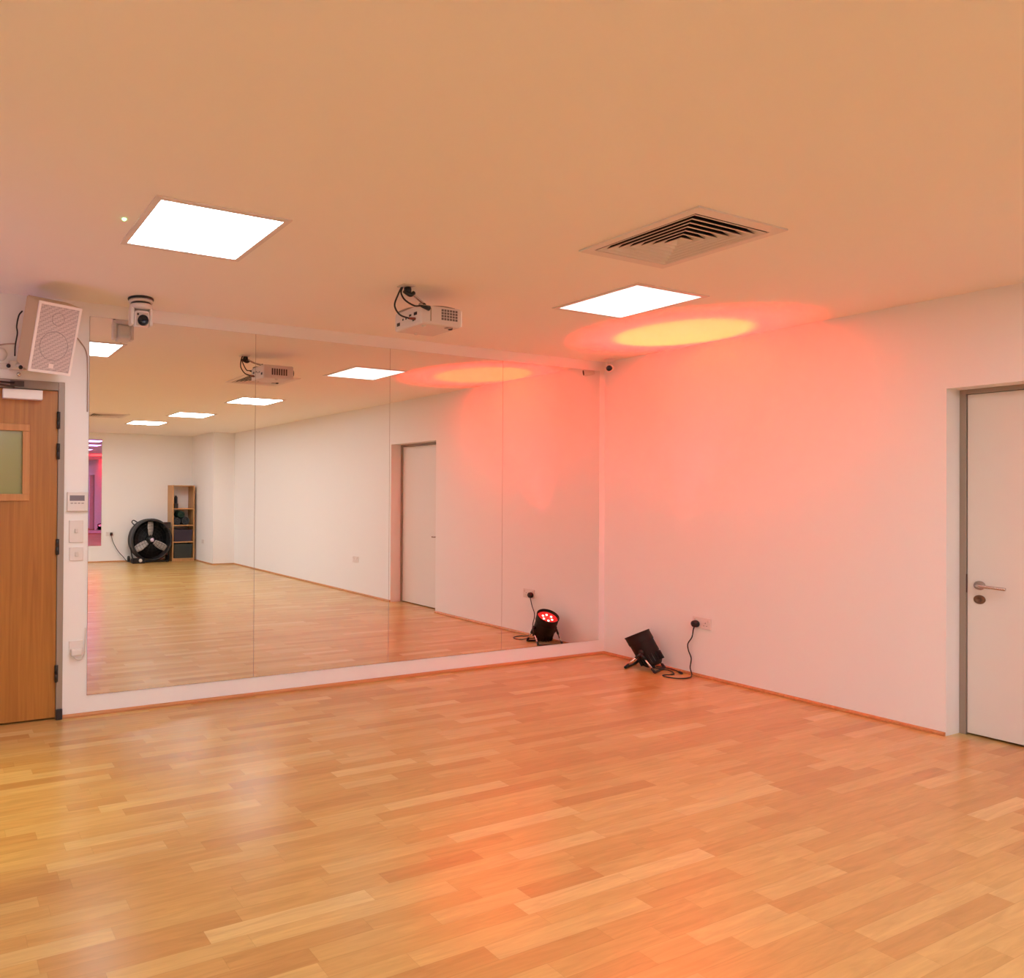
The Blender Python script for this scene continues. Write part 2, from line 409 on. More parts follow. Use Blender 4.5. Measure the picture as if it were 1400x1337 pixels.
# ------------------------------------------------------------------ ceiling air diffusers
def vent(x, y, lb):
    t = thing('air_vent', lb, 'air vent', (x, y, H), 'ceiling air vents')
    bm = B()
    for a, b, c, d in ((-.3, .3, .252, .3), (-.3, .3, -.3, -.252), (-.3, -.252, -.252, .252), (.252, .3, -.252, .252)):
        bx(bm, x+a, x+b, y+c, y+d, H-.008, H-.0005)
    obj('flange', bm, MGRID, t)
    for k in range(7):
        bo = .245-.034*k; bi = bo-.028; z0, z1 = H-.006, H+.026; th = .0025
        if bi < .008: bi = .004
        bm = B(); R = []
        for (r, z) in ((bo, z0), (bo, z0-.003), (bo-.006, z0-.003), (bi-.003, z1), (bi, z1+.001)):
            R.append([bm.verts.new((x+sx*r, y+sy*r, z)) for sx, sy in ((-1, -1), (1, -1), (1, 1), (-1, 1))])
        R.append(R[0])
        for a, b in zip(R, R[1:]):
            for i in range(4):
                j = (i+1) % 4
                try: bm.faces.new((a[i], a[j], b[j], b[i]))
                except ValueError: pass
        bmesh.ops.recalc_face_normals(bm, faces=bm.faces[:])
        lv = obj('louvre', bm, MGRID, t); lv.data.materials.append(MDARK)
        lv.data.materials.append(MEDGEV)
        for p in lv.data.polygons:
            if abs(p.normal.z) < .2: p.material_index = 2     # blade edge, toned darker as painted shading between blades
            if p.normal.z > .3: p.material_index = 1      # upper faces coloured dark to paint the shade in the slots
    bm = B()
    s = .2545
    bx(bm, x-s, x+s, y-s, y+s, H+.2, H+.21)
    bx(bm, x-s, x-s+.003, y-s, y+s, H, H+.2); bx(bm, x+s-.003, x+s, y-s, y+s, H, H+.2)
    bx(bm, x-s, x+s, y-s, y-s+.003, H, H+.2); bx(bm, x-s, x+s, y+s-.003, y+s, H, H+.2)
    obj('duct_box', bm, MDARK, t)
vent(*VENTS[0], 'square louvred air vent in the ceiling above the floor lamp corner')
vent(*VENTS[1], 'distant ceiling air vent seen only at the left of the mirror')

# ------------------------------------------------------------------ projector
pt = thing('projector', 'small white projector hanging from a jointed ceiling arm', 'projector', (-2.99, -1.17, H))
bm = B(); rbox(bm, -3.035, -2.955, -1.205, -1.135, H-.008, H, .003); obj('ceiling_plate', bm, MWP2, pt)
bm = B(); lathe(bm, [(0, 0), (.02, 0), (.022, .014), (.02, .03), (0, .03)], (-2.985, -1.17, H-.04), (0, 0, 1), 16)
tube(bm, [(-3.012, -1.175, H-.034), (-2.97, -1.175, H-.052), (-2.945, -1.175, H-.036)], .012, 10, 4)
obj('ball_joint', bm, MBLACK, pt)
bm = B(); tube(bm, [(-2.965, -1.17, H-.034), (-2.90, -1.155, H-.062), (-2.84, -1.13, H-.078)], .0075, 10, 4); obj('arm', bm, MSTEEL, pt)
bm = B(); lathe(bm, [(0, 0), (.014, .003), (.016, .014), (.008, .022), (0, .024)], (-2.845, -1.13, H-.094), (0, 0, 1), 14); obj('tilt_knob', bm, MBLACK, pt)
bm = B()
for q in ((-2.93, -1.20), (-2.93, -1.0), (-2.68, -1.20)):
    tube(bm, [(-2.83, -1.12, H-.092), (q[0]*.6-2.83*.4, q[1]*.6-1.12*.4, H-.092), (q[0]+.02, q[1]+.02, H-.1)], .006, 8, 3)
obj('spider_bracket', bm, MFRAME, pt)
px0, px1, py0, py1, pz0, pz1 = -2.915, -2.63, -1.205, -.945, 2.372, 2.484
bm = B(); rbox(bm, px0, px1, py0, py1, pz0, pz1, .012, 3)
body = obj('casing', bm, mat('projector shell', (.72, .61, .56), .45), pt)
bm = B(); rbox(bm, px1-.004, px1+.006, py0-.0015, py0+.03, pz0+.006, pz1-.012, .002); obj('glint_strip', bm, MWHITE, pt)  # added white strip painting the light caught on this edge
bm = B(); gx0, gx1 = -2.775, -2.655
n = 6
for i in range(n):
    for j in range(4):
        a = gx0+(gx1-gx0)*(i+.12)/n; b = gx0+(gx1-gx0)*(i+.88)/n
        c = 2.405+.066*(j+.12)/4; d = 2.405+.066*(j+.88)/4
        bx(bm, a, b, py0-.0012, py0+.002, c, d)
obj('vent_grille', bm, mat('grey vent slot', (.16, .12, .11), .6), pt)
bm = B(); bx(bm, -2.851, -2.845, py0-.0012, py0+.002, 2.392, 2.468); obj('panel_seam', bm, mat('olive seam', (.30, .22, .12), .6), pt)
bm = B()
for i in range(7):
    bx(bm, -2.84+.022*i, -2.826+.022*i, py1-.002, py1+.0012, 2.40, 2.455)
obj('rear_grille', bm, mat('dark vent slot', (.10, .07, .065), .6), pt)
for (y, z, w, h) in ((-1.15, 2.44, .03, .018), (-1.10, 2.44, .022, .012), (-1.06, 2.43, .012, .012), (-1.03, 2.43, .012, .012), (-.985, 2.41, .03, .02), (-1.13, 2.405, .014, .01)):
    bm = B(); rbox(bm, px0-.0015, px0+.002, y-w/2, y+w/2, z-h/2, z+h/2, .001, 1); obj('port', bm, MBLACK, body)
bm = B(); lathe(bm, [(.034, -.004), (.036, .012), (.030, .014), (.028, .004), (0, .006)], (px1, -1.0, 2.43), (1, 0, 0), 24); obj('lens', bm, MLENS, pt)
for q in ((-2.87, -1.17), (-2.68, -1.17), (-2.78, -.98)):
    bm = B(); lathe(bm, [(.014, 0), (.012, -.008), (0, -.008)], (q[0], q[1], pz0), (0, 0, 1), 14); obj('foot', bm, MBLACK if q[0] == -2.68 else MWP2, pt)
bm = B(); rbox(bm, -2.725, -2.685, -1.20, -1.17, pz0-.005, pz0, .002); obj('release_catch', bm, MFRAME, pt)
for pts, nm in (([(-3.02, -1.16, H-.012), (-3.035, -1.15, H-.05), (-3.045, -1.13, H-.11), (-3.01, -1.13, H-.158), (-2.955, -1.14, H-.175), (-2.918, -1.145, H-.18)], 'power'),
                ([(-3.02, -1.17, H-.012), (-3.022, -1.16, H-.045), (-3.0, -1.17, H-.085), (-2.96, -1.20, H-.118), (-2.925, -1.215, H-.118), (-2.90, -1.216, H-.124)], 'video')):
    bm = B(); tube(bm, pts, .0048, 8, 8); obj('cable', bm, MRUB, pt)
bm = B(); tube(bm, [(-2.925, -1.2145, H-.119), (-2.868, -1.2145, H-.126)], lambda t: .006+.009*t, 10); obj('cable_plug', bm, MBLACK, pt)
bm = B(); tube(bm, [(-2.955, -1.14, H-.175), (-2.912, -1.145, H-.176)], lambda t: .006+.003*t, 10); obj('cable_plug', bm, mat('red plug', (.25, .04, .02), .5), pt)

# ------------------------------------------------------------------ pan-tilt camera on the ceiling
cx, cy = -4.285, -.235
t = thing('ceiling_camera', 'white pan and tilt camera hanging from the ceiling in front of the mirror', 'camera', (cx, cy, H))
bm = B(); lathe(bm, [(0, 0), (.078, 0), (.080, -.006), (.078, -.012), (0, -.012)], (cx, cy, H), seg=40); obj('mounting_plate', bm, MBLACK, t)
bm = B(); lathe(bm, [(0, -.012), (.072, -.012), (.076, -.020), (.074, -.028), (.066, -.03), (0, -.03)], (cx, cy, H), seg=40); obj('base', bm, MWP2, t)
bm = B(); lathe(bm, [(0, -.03), (.060, -.03), (.064, -.037), (.060, -.042), (0, -.042)], (cx, cy, H), seg=40); obj('pan_ring', bm, MBLACK, t)
bm = B(); lathe(bm, [(0, -.042), (.068, -.042), (.07, -.056), (.066, -.068), (0, -.068)], (cx, cy, H), seg=40)
rbox(bm, cx-.070, cx-.046, cy-.036, cy+.036, H-.17, H-.055, .01, 3); rbox(bm, cx+.046, cx+.070, cy-.036, cy+.036, H-.17, H-.055, .01, 3)
obj('yoke', bm, MWP, t)
Mh = Matrix.Translation((cx, cy, H-.125)) @ Matrix.Rotation(math.radians(-4), 4, 'Z') @ Matrix.Rotation(math.radians(12), 4, 'X')
bm = B(); rbox(bm, -.045, .045, -.05, .05, -.052, .05, .02, 4, Mh); obj('head', bm, MWP, t)
bm = B(); rbox(bm, -.036, .036, -.0545, -.045, -.040, .038, .004, 2, Mh); obj('face_plate', bm, mat('grey face', (.55, .46, .40), .4), t)
bm = B(); ax = Mh.to_3x3() @ Vector((0, -1, 0)); o_ = Mh @ Vector((.004, -.05, -.008))
lathe(bm, [(0, -.004), (.033, -.004), (.033, .014), (.029, .016), (.026, .012), (0, .016)], o_, ax, 32); obj('lens', bm, MLENS, t)
bm = B(); lathe(bm, [(0, 0), (.007, 0), (.006, .006), (0, .007)], Mh @ Vector((-.028, -.053, .026)), ax, 14); obj('sensor_eye', bm, MBLACK, t)

# small camera in the right corner
cx, cy, cz = -.092, -.118, 2.508
t = thing('corner_camera', 'tiny white security camera tucked in the ceiling corner beside the last mirror', 'camera', (cx, cy, H))
bm = B(); lathe(bm, [(0, 0), (.046, 0), (.045, -.010), (.030, -.016), (.012, -.018), (.012, -.045), (0, -.045)], (cx, cy, H), seg=28); obj('base', bm, MWP, t)
dv = Vector((-5.44, -4.54, 1.4))-Vector((cx, cy, cz)); dv.normalize()
bm = B(); lathe(bm, [(0, -.05), (.028, -.05), (.034, -.04), (.036, .02), (.033, .032), (.026, .036), (.0, .036)], (cx, cy, cz), dv, 28); obj('housing', bm, MWP, t)
bm = B(); lathe(bm, [(0, .0365), (.024, .0365), (.024, .040), (.018, .0405), (0, .043)], (cx, cy, cz), dv, 24); obj('lens', bm, MLENS, t)

# green ceiling indicator
bm = B(); lathe(bm, [(0, 0), (.009, 0), (.009, -.004), (.005, -.008), (0, -.009)], (-4.69, -1.461, H), seg=16)
tag(obj('indicator_light', bm, MGREEN), 'tiny green indicator light in the ceiling beside the left light panel', 'indicator light')

# ------------------------------------------------------------------ wall speaker
c = Vector((-4.829, -.211, 2.311)); ps, th, ro = .242, .374, -.021; w, h, d = .254, .40, .206
n0 = Vector((math.sin(ps), -math.cos(ps), 0)); r_ = Vector((math.cos(ps), math.sin(ps), 0)); u0 = Vector((0, 0, 1))
nn = n0*math.cos(th)-u0*math.sin(th); uu = u0*math.cos(th)+n0*math.sin(th)
r_, uu = r_*math.cos(ro)+uu*math.sin(ro), uu*math.cos(ro)-r_*math.sin(ro)
MS = Matrix.Translation(c) @ Matrix((r_, -nn, uu)).transposed().to_4x4()      # local: x right, -y front, z up
t = thing('wall_speaker', 'white wall speaker tilted down above the oak door', 'speaker', (-4.87, 0, 2.2))
bm = B()
tb = bmesh.new()      # cabinet tapering towards the back
for (y, s) in ((-d/2, 1.), (d/2, .98)):
    for (x, z) in ((-w/2, -h/2), (w/2, -h/2), (w/2, h/2), (-w/2, h/2)):
        tb.verts.new((x*(s if y > 0 else 1), y, z*(.985 if y > 0 else 1)))
tb.verts.ensure_lookup_table(); v = tb.verts
for f in ((0, 1, 2, 3), (4, 7, 6, 5), (0, 4, 5, 1), (1, 5, 6, 2), (2, 6, 7, 3), (3, 7, 4, 0)): tb.faces.new([v[i] for i in f])
bmesh.ops.bevel(tb, geom=tb.edges[:], offset=.006, segments=2, affect='EDGES')
merge(bm, tb, MS); obj('cabinet', bm, MSPK, t)
bm = B(); fy = -d/2
for a, b, c_, d_ in ((-w/2, w/2, h/2-.014, h/2), (-w/2, w/2, -h/2, -h/2+.014), (-w/2, -w/2+.014, -h/2+.014, h/2-.014), (w/2-.014, w/2, -h/2+.014, h/2-.014)):
    bx(bm, a, b, fy-.010, fy+.001, c_, d_, MS)
obj('front_rim', bm, mat('pale rim', (.88, .78, .74), .5), t)
# perforated grille: procedural holes
m, nt, b_, N, L = new_mat('perforated white grille')
tc = N.new('ShaderNodeTexCoord'); vo = N.new('ShaderNodeTexVoronoi'); vo.inputs['Scale'].default_value = 105; vo.inputs['Randomness'].default_value = 0.0
L.new(tc.outputs['Object'], vo.inputs['Vector']); cr = N.new('ShaderNodeValToRGB'); L.new(vo.outputs['Distance'], cr.inputs[0])
cr.color_ramp.elements[0].position = .30; cr.color_ramp.elements[0].color = (.34, .27, .26, 1)
cr.color_ramp.elements[1].position = .46; cr.color_ramp.elements[1].color = (.60, .49, .47, 1)
L.new(cr.outputs[0], b_.inputs['Base Color']); b_.inputs['Roughness'].default_value = .6
MGR = m
bm = B(); bx(bm, -w/2+.014, w/2-.014, fy-.004, fy+.001, -h/2+.014, h/2-.014, MS); gr = obj('grille', bm, MGR, t)
def pt_(x, y, z): return MS @ Vector((x, y, z))
bm = B(); torus(bm, .083, .0022, pt_(.0, fy-.004, -.04), -(MS.to_3x3() @ Vector((0, 1, 0))), 48, 6)
obj('woofer_ring', bm, mat('grille shadow ring', (.42, .34, .33), .6), t)
bm = B(); torus(bm, .036, .0018, pt_(.0, fy-.004, .115), -(MS.to_3x3() @ Vector((0, 1, 0))), 36, 6); obj('tweeter_ring', bm, bpy.data.materials['grille shadow ring'], t)
bm = B(); rbox(bm, -.012, .018, fy-.007, fy-.003, -h/2+.03, -h/2+.056, .002, 2, MS)
bd = obj('square_badge', bm, mat('pale badge', (.86, .74, .70), .4), t)
bm = B()
rbox(bm, -5.15, -4.93, -.012, 0, 2.13, 2.165, .003)
rbox(bm, -5.03, -4.95, -.06, -.004, 2.125, 2.175, .004)
tube(bm, [(-4.99, -.05, 2.15), (-4.95, -.10, 2.145), (-4.90, -.14, 2.15)], .012, 10, 4)
br = obj('wall_bracket', bm, MWP2, t)
for p in ((-5.035, -.063, 2.140), (-4.972, -.115, 2.128)):
    bm = B(); lathe(bm, [(0, 0), (.012, 0), (.012, .010), (0, .012)], p, (0, -1, 0), 14); obj('bolt', bm, MBLACK, br)
bm = B(); lathe(bm, [(0, 0), (.038, 0), (.038, .010), (.032, .018), (.018, .024), (0, .026)], (-5.075, -.0, 2.215), (0, -1, 0), 28)
tag(obj('wall_sensor', bm, MWP), 'round white dome fitting on the wall left of the speaker', 'sensor')
bm = B(); tube(bm, [(-4.965, -.12, 2.46), (-4.985, -.12, 2.43), (-4.995, -.11, 2.37), (-4.99, -.10, 2.33), (-5.0, -.09, 2.26), (-5.0, -.07, 2.20)], .0045, 8, 6); obj('cable', bm, MBLACK, t)
bm = B(); tube(bm, [(-5.20, -.006, 2.20), (-5.13, -.02, 2.25), (-5.06, -.05, 2.268), (-5.0, -.09, 2.27)], .0045, 8, 8); obj('cable', bm, mat('beige cable', (.42, .30, .24), .6), t)
bm = B(); tube(bm, [(-4.68, -.12, 2.36), (-4.64, -.05, 2.352), (-4.605, -.01, 2.33), (-4.572, -.006, 2.28), (-4.561, -.006, 2.19), (-4.559, -.006, 1.9)], .004, 8, 8); obj('cable', bm, bpy.data.materials['beige cable'], t)

# ------------------------------------------------------------------ controls on the narrow wall between door and mirror
t = thing('thermostat', 'white thermostat with grey display, topmost control beside the oak door', 'thermostat', (-4.616, 0, 1.28))
bm = B(); rbox(bm, -4.680, -4.553, -.022, 0, 1.278, 1.398, .005, 3); obj('casing', bm, MWP, t)
bm = B(); bx(bm, -4.665, -4.575, -.0235, -.021, 1.343, 1.377); obj('display', bm, MLCD, t)
bm = B()
for i in range(4): rbox(bm, -4.66+.022*i, -4.645+.022*i, -.0245, -.021, 1.325, 1.332, .001, 1)
obj('button', bm, mat('pale grey buttons', (.45, .40, .38), .5), t)
t = thing('light_switch', 'tall white switch plate below the thermostat', 'light switch', (-4.62, 0, 1.085))
bm = B(); rbox(bm, -4.665, -4.578, -.010, 0, 1.085, 1.223, .003, 2); obj('plate', bm, MWP, t)
bm = B(); rbox(bm, -4.632, -4.610, -.020, -.009, 1.145, 1.170, .003, 2); obj('rocker', bm, MWP2, t)
t = thing('light_switch', 'small white switch plate, lowest of the upper cluster beside the mirror', 'light switch', (-4.62, 0, .975))
bm = B(); rbox(bm, -4.662, -4.576, -.010, 0, .972, 1.055, .003, 2); obj('plate', bm, MWP, t)
bm = B(); rbox(bm, -4.628, -4.606, -.016, -.009, .998, 1.026, .002, 2); obj('rocker', bm, MWP2, t)
t = thing('wall_socket', 'low white socket with a white plug between oak door and mirror', 'socket', (-4.617, 0, .36))
bm = B(); rbox(bm, -4.660, -4.574, -.010, 0, .392, .475, .003, 2); obj('plate', bm, MWP, t)
bm = B(); rbox(bm, -4.652, -4.584, -.040, -.009, .385, .43, .008, 2); obj('plug', bm, MWP, t)
bm = B(); tube(bm, [(-4.64, -.03, .388), (-4.625, -.035, .37), (-4.60, -.02, .358), (-4.578, -.008, .365), (-4.564, -.007, .40), (-4.559, -.006, .55)], .0035, 8, 6); obj('cable', bm, MWP2, t)

# ------------------------------------------------------------------ sockets
def double_socket(name, label, o, along, nrm, group=None):
    o, a, n = Vector(o), Vector(along), Vector(nrm); up = Vector((0, 0, 1))
    F = Matrix((a, n, up)).transposed().to_4x4(); F.translation = o
    t = thing(name, label, 'socket', o, group)
    bm = B(); rbox(bm, -.073, .073, 0, .009, -.043, .043, .003, 2, F); obj('plate', bm, MWP, t)
    for s in (-1, 1):
        bm = B(); rbox(bm, s*.053-.006, s*.053+.006, .008, .013, .010, .030, .001, 1, F); obj('switch', bm, MWP2, t)
        bm = B()
        for (x, z, ww, hh) in ((0, .012, .004, .009), (-.011, -.010, .007, .004), (.011, -.010, .007, .004)):
            bx(bm, s*.030+x-ww/2, s*.030+x+ww/2, .0085, .0095, z-hh/2-.008, z+hh/2-.008, F)
        obj('pin_slots', bm, MBLACK, t)
    return t
double_socket('wall_socket', 'white double socket low on the right wall beside the floor lamp', (0, -.893, .418), (0, -1, 0), (-1, 0, 0), 'double wall sockets')
double_socket('wall_socket', 'white double socket seen in the mirror left of the reflected white door', (0, -4.12, .48), (0, -1, 0), (-1, 0, 0), 'double wall sockets')
double_socket('wall_socket', 'white double socket on the rear wall left of the drum fan', (-2.19, YR, .56), (1, 0, 0), (0, 1, 0), 'double wall sockets')
double_socket('wall_socket', 'white socket on the rear corner return beside the bookcase', (RET_X, -9.15, .42), (0, -1, 0), (-1, 0, 0), 'double wall sockets')

# ------------------------------------------------------------------ PAR floor lamps
def par_lamp(base, lean, label, lens_mat, hot_mat, cable=None):
    """black LED can on a folding double yoke; base = floor point below its middle, lean = horizontal unit direction"""
    base = Vector(base); ld = Vector((lean[0], lean[1], 0)).normalized(); pv = Vector((-ld.y, ld.x, 0))*-1
    ang = math.radians(30); ax = (ld*math.sin(ang)+Vector((0, 0, 1))*math.cos(ang)); mid = base+Vector((0, 0, .155))
    t = thing('floor_lamp', label, 'stage lamp', base)
    bm = B()
    prof = [(0, -.135), (.045, -.135), (.060, -.128), (.074, -.11), (.082, -.085), (.084, -.055), (.088, -.05), (.088, -.035), (.092, -.03), (.093, .06),
            (.097, .064), (.098, .07), (.098, .128), (.101, .130), (.101, .138), (.094, .138), (.092, .108), (0, .108)]
    lathe(bm, prof, mid, ax, 40)
    can = obj('lamp_housing', bm, MBLACKM, t)
    bm = B(); F = frame_to(ax)
    for i in range(20):
        a = 2*math.pi*i/20; dr = F @ Vector((math.cos(a), math.sin(a), 0)); tg = F @ Vector((-math.sin(a), math.cos(a), 0))
        Mx = Matrix((dr, tg, ax)).transposed().to_4x4(); Mx.translation = mid
        bx(bm, .070, .094, -.0018, .0018, -.105, -.04, Mx)
    obj('cooling_fin', bm, MBLACK, can)
    bm = B(); lathe(bm, [(0, .109), (.091, .109), (.091, .112), (0, .113)], mid, ax, 40); obj('lens', bm, lens_mat, t)
    for i in range(6):
        a = 2*math.pi*i/6+.3; p = mid+F @ Vector((  .043*math.cos(a), .043*math.sin(a), .1125))
        bm = B(); lathe(bm, [(.009, 0), (.008, .004), (.005, .006), (0, .007)], p, ax, 14); obj('led', bm, hot_mat, t)
    for s, reach in ((1, .115), (-1, .105)):
        fw = ld*reach*s
        bm = B()
        foot = [base+fw+pv*k*.118+Vector((0, 0, .009)) for k in (-1, 1)]
        top = [mid+pv*k*.112-Vector((0, 0, .015)) for k in (-1, 1)]
        tube(bm, [foot[0], foot[1]], .009, 10)
        for k in (0, 1):
            tube(bm, [top[k], top[k]*.68+foot[k]*.32], .010, 10)
            tube(bm, [top[k]*.2+foot[k]*.8, foot[k]], .0105, 10)
        yk = obj('yoke', bm, MBLACK, t)
        for k in (0, 1):
            bm = B(); tube(bm, [top[k]*.70+foot[k]*.30, top[k]*.15+foot[k]*.85], .0078, 12); obj('leg', bm, MCHROME, yk)
    for k in (-1, 1):
        bm = B(); lathe(bm, [(0, .002), (.018, .002), (.020, .010), (.018, .020), (0, .022)], mid+pv*k*.094-Vector((0, 0, .005)), pv*k, 18); obj('pivot_knob', bm, MBLACK, t)
    tail = mid-ax*.135
    bm = B(); lathe(bm, [(0, 0), (.016, 0), (.014, .018), (.009, .030), (0, .032)], tail+ax*.012+pv*-.03, -ax, 14); obj('cable_gland', bm, MBLACK, t)
    return t, mid, ax, tail, pv

def spot(name, loc, target, color, power, size, blend, radius=.03, parent=None):
    l = bpy.data.lights.new(name, 'SPOT'); l.color = color; l.energy = power; l.spot_size = math.radians(size); l.spot_blend = blend; l.shadow_soft_size = radius
    o = bpy.data.objects.new(name, l); C.objects.link(o); o.location = loc
    o.rotation_euler = (Vector(target)-Vector(loc)).to_track_quat('-Z', 'Y').to_euler()
    return o

lamp, mid, ax, tail, pv = par_lamp((-.165, -.535, 0), (-.33, .944), 'black round stage lamp on a folding stand in the corner', MREDLED, MLEDHOT)
bm = B()
pts = [tail-ax*.014+pv*-.03+Vector((0, 0, 0)), (-.085, -.68, .012), (-.14, -.76, .006), (-.245, -.745, .006), (-.27, -.80, .006), (-.235, -.855, .006), (-.14, -.88, .006), (-.05, -.845, .012),
       (-.03, -.818, .06), (-.022, -.820, .133), (-.025, -.800, .19), (-.028, -.797, .242), (-.025, -.828, .30), (-.03, -.842, .36), (-.03, -.85, .385)]
tube(bm, pts, .0042, 8, 8); cb_ = obj('power_cable', bm, MRUB, lamp)
bm = B(); lathe(bm, [(0, 0), (.027, 0), (.028, .006), (.026, .03), (.018, .036), (0, .036)], (-.0095, -.853, .408), (-1, 0, 0), 24); obj('plug', bm, MBLACK, cb_)
bm = B(); tube(bm, [tail-ax*.01+pv*.02, (-.05, -.66, .02), (-.03, -.72, .008), (-.06, -.77, .008)], lambda t: .0045+(.005 if t > .7 else 0), 8, 5); obj('link_cable', bm, MRUB, lamp)
SPOT_T = Vector((-.47, -1.03, H))
mouth = mid+ax*.15
spot('lamp_beam', mouth+Vector((-.05, -.04, .015)), SPOT_T, (1, .005, .010), 2700, 39, 1., .02)
spot('lamp_core_beam', mouth+Vector((-.02, -.03, .018)), SPOT_T, (1, .75, 0), 120, 23, .35, .02)

l2, mid2, ax2, tail2, pv2 = par_lamp((-6.6, -.75, 0), (.6, .8), 'black stage lamp glowing violet against the front wall beyond the oak door', MPURLED, MPURLED)
spot('violet_beam', mid2+ax2*.15, (-5.6, -.35, H), (.45, .2, 1), 22, 90, 1., .03)
sp_o = Vector((XL+.30, -1.35, 2.25)); tgt = Vector((-5.55, -1.15, 0)); sa = (tgt-sp_o).normalized()
t = thing('wall_spotlight', 'black spotlight bracketed high on the left wall, throwing yellow on the floor', 'stage lamp', (XL, -1.35, 2.25))
bm = B(); lathe(bm, [(0, -.11), (.05, -.11), (.07, -.09), (.072, .06), (.085, .07), (.085, .13), (.078, .13), (.076, .09), (0, .09)], sp_o, sa, 32); obj('lamp_housing', bm, MBLACKM, t)
bm = B(); lathe(bm, [(0, .091), (.075, .091), (.075, .095), (0, .096)], sp_o, sa, 32); obj('lens', bm, MAMBLED, t)
bm = B(); rbox(bm, XL, XL+.012, -1.41, -1.29, 2.19, 2.31, .003); tube(bm, [(XL+.01, -1.35, 2.25), (XL+.15, -1.35, 2.30), (XL+.25, -1.35, 2.29)], .012, 8, 4); obj('wall_bracket', bm, MBLACK, t)
spot('yellow_beam', sp_o+sa*.14, tgt, (1, .95, .10), 150, 34, .7, .03)

# ------------------------------------------------------------------ drum fan by the rear wall
fo = Vector((-1.43, -9.58, .445)); fa = Vector((.02, 1, .04)).normalized()
t = thing('drum_fan', 'large black drum fan with pale blades on the floor by the rear wall', 'fan', (-1.43, -9.58, 0))
bm = B(); lathe(bm, [(.385, -.14), (.405, -.14), (.425, -.12), (.415, -.10), (.41, 0), (.415, .10), (.427, .12), (.407, .14), (.39, .14), (.385, .12), (.385, -.12), (.385, -.14)], fo, fa, 56); obj('drum', bm, MDRUM, t)
bm = B()
for R in (.10, .16, .22, .28, .34, .39): torus(bm, R, .0028, fo+fa*.142, fa, 48, 5)
F = frame_to(fa)
for i in range(16):
    a = 2*math.pi*i/16; d_ = F @ Vector((math.cos(a), math.sin(a), 0)); tube(bm, [fo+fa*.144+d_*.09, fo+fa*.142+d_*.40], .003, 5)
obj('front_guard', bm, MBLACK, t)
bm = B()
for R in (.16, .26, .36): torus(bm, R, .003, fo-fa*.138, fa, 40, 5)
for i in range(12):
    a = 2*math.pi*i/12; d_ = F @ Vector((math.cos(a), math.sin(a), 0)); tube(bm, [fo-fa*.138, fo-fa*.138+d_*.40], .003, 5)
obj('rear_guard', bm, MBLACK, t)
bm = B(); lathe(bm, [(0, -.128), (.384, -.128), (.384, -.124), (0, -.124)], fo, fa, 48); obj('rear_shade_disc', bm, MBLACKM, t)  # added dark disc standing in for the shade inside the drum
rt = obj('motor', (lambda b: (lathe(b, [(0, -.11), (.085, -.11), (.09, -.10), (.09, -.02), (0, -.02)], fo, fa, 28), b)[1])(B()), MBLACK, t)
# blades: local up = world z
for ang_ in (90, 212, 330):
    a = math.radians(ang_); d_ = Vector((math.cos(a), 0, math.sin(a))); d_ = (d_-fa*d_.dot(fa)).normalized(); s_ = d_.cross(fa).normalized()
    bm = B(); rows = []
    for k in range(7):
        u_ = k/6; r = .085+.28*u_; wd = .055+.022*math.sin(u_*math.pi*.9); tw = math.radians(34-16*u_)
        cc = fo+fa*(.035)+d_*r; e_ = s_*math.cos(tw)+fa*math.sin(tw)
        rows.append([[bm.verts.new(cc+e_*wd*x+fa*z) for x in (-1, -.3, .4, 1)] for z in (.0015, -.0015)])
    for q0, q1 in zip(rows, rows[1:]):
        for i in range(3):
            for lv in (0, 1):
                f = bm.faces.new((q0[lv][i], q0[lv][i+1], q1[lv][i+1], q1[lv][i])); f.smooth = True
        for i in (0, 3): bm.faces.new((q0[0][i], q0[1][i], q1[1][i], q1[0][i]))
    for q0 in (rows[0], rows[-1]): bm.faces.new([*q0[0], *q0[1][::-1]])
    obj('blade', bm, MBLADE, t)
bm = B(); lathe(bm, [(0, -.02), (.07, -.02), (.075, .05), (.05, .075), (0, .085)], fo, fa, 28); obj('hub', bm, MBLACK, t)
bm = B(); lathe(bm, [(0, 0), (.042, 0), (.04, .008), (0, .012)], fo+fa*.146, fa, 24); obj('badge', bm, mat('silver badge violet glint', (.72, .62, .86), .2, .6), t)  # lilac colour paints the violet light caught on the hub
bm = B()
for s in (-1, 1):
    tube(bm, [(-1.43+s*.40, -9.58, .30), (-1.43+s*.36, -9.50, .03), (-1.43+s*.30, -9.44, .02)], .013, 8, 4)
    tube(bm, [(-1.43+s*.36, -9.50, .03), (-1.43+s*.36, -9.70, .03)], .013, 8)
tube(bm, [(-1.79, -9.45, .022), (-1.07, -9.45, .022)], .014, 8)
obj('stand', bm, MBLACKM, t)
for s in (-1, 1):
    bm = B(); lathe(bm, [(0, -.018), (.055, -.018), (.06, -.008), (.06, .008), (.055, .018), (0, .018)], (-1.43+s*.40, -9.72, .061), (1, 0, 0), 24); obj('wheel', bm, MRUB, t)
bm = B(); tube(bm, [(-1.75, -9.56, .74), (-1.80, -9.60, .80), (-1.76, -9.62, .84), (-1.70, -9.58, .80)], .011, 8, 5); obj('carry_handle', bm, MBLACK, t)
bm = B(); rbox(bm, -1.17, -1.03, -9.56, -9.46, .68, .80, .012, 2); obj('switch_box', bm, MBLACK, t)
bm = B(); rbox(bm, -1.86, -1.60, -9.44, -9.30, 0, .10, .02, 3); obj('front_foot', bm, MBLACKM, t)
bm = B(); lathe(bm, [(0, 0), (.034, 0), (.034, .010), (.024, .016), (0, .018)], (-1.70, -9.30, .06), (0, 1, 0), 20); obj('end_cap', bm, MWP2, t)
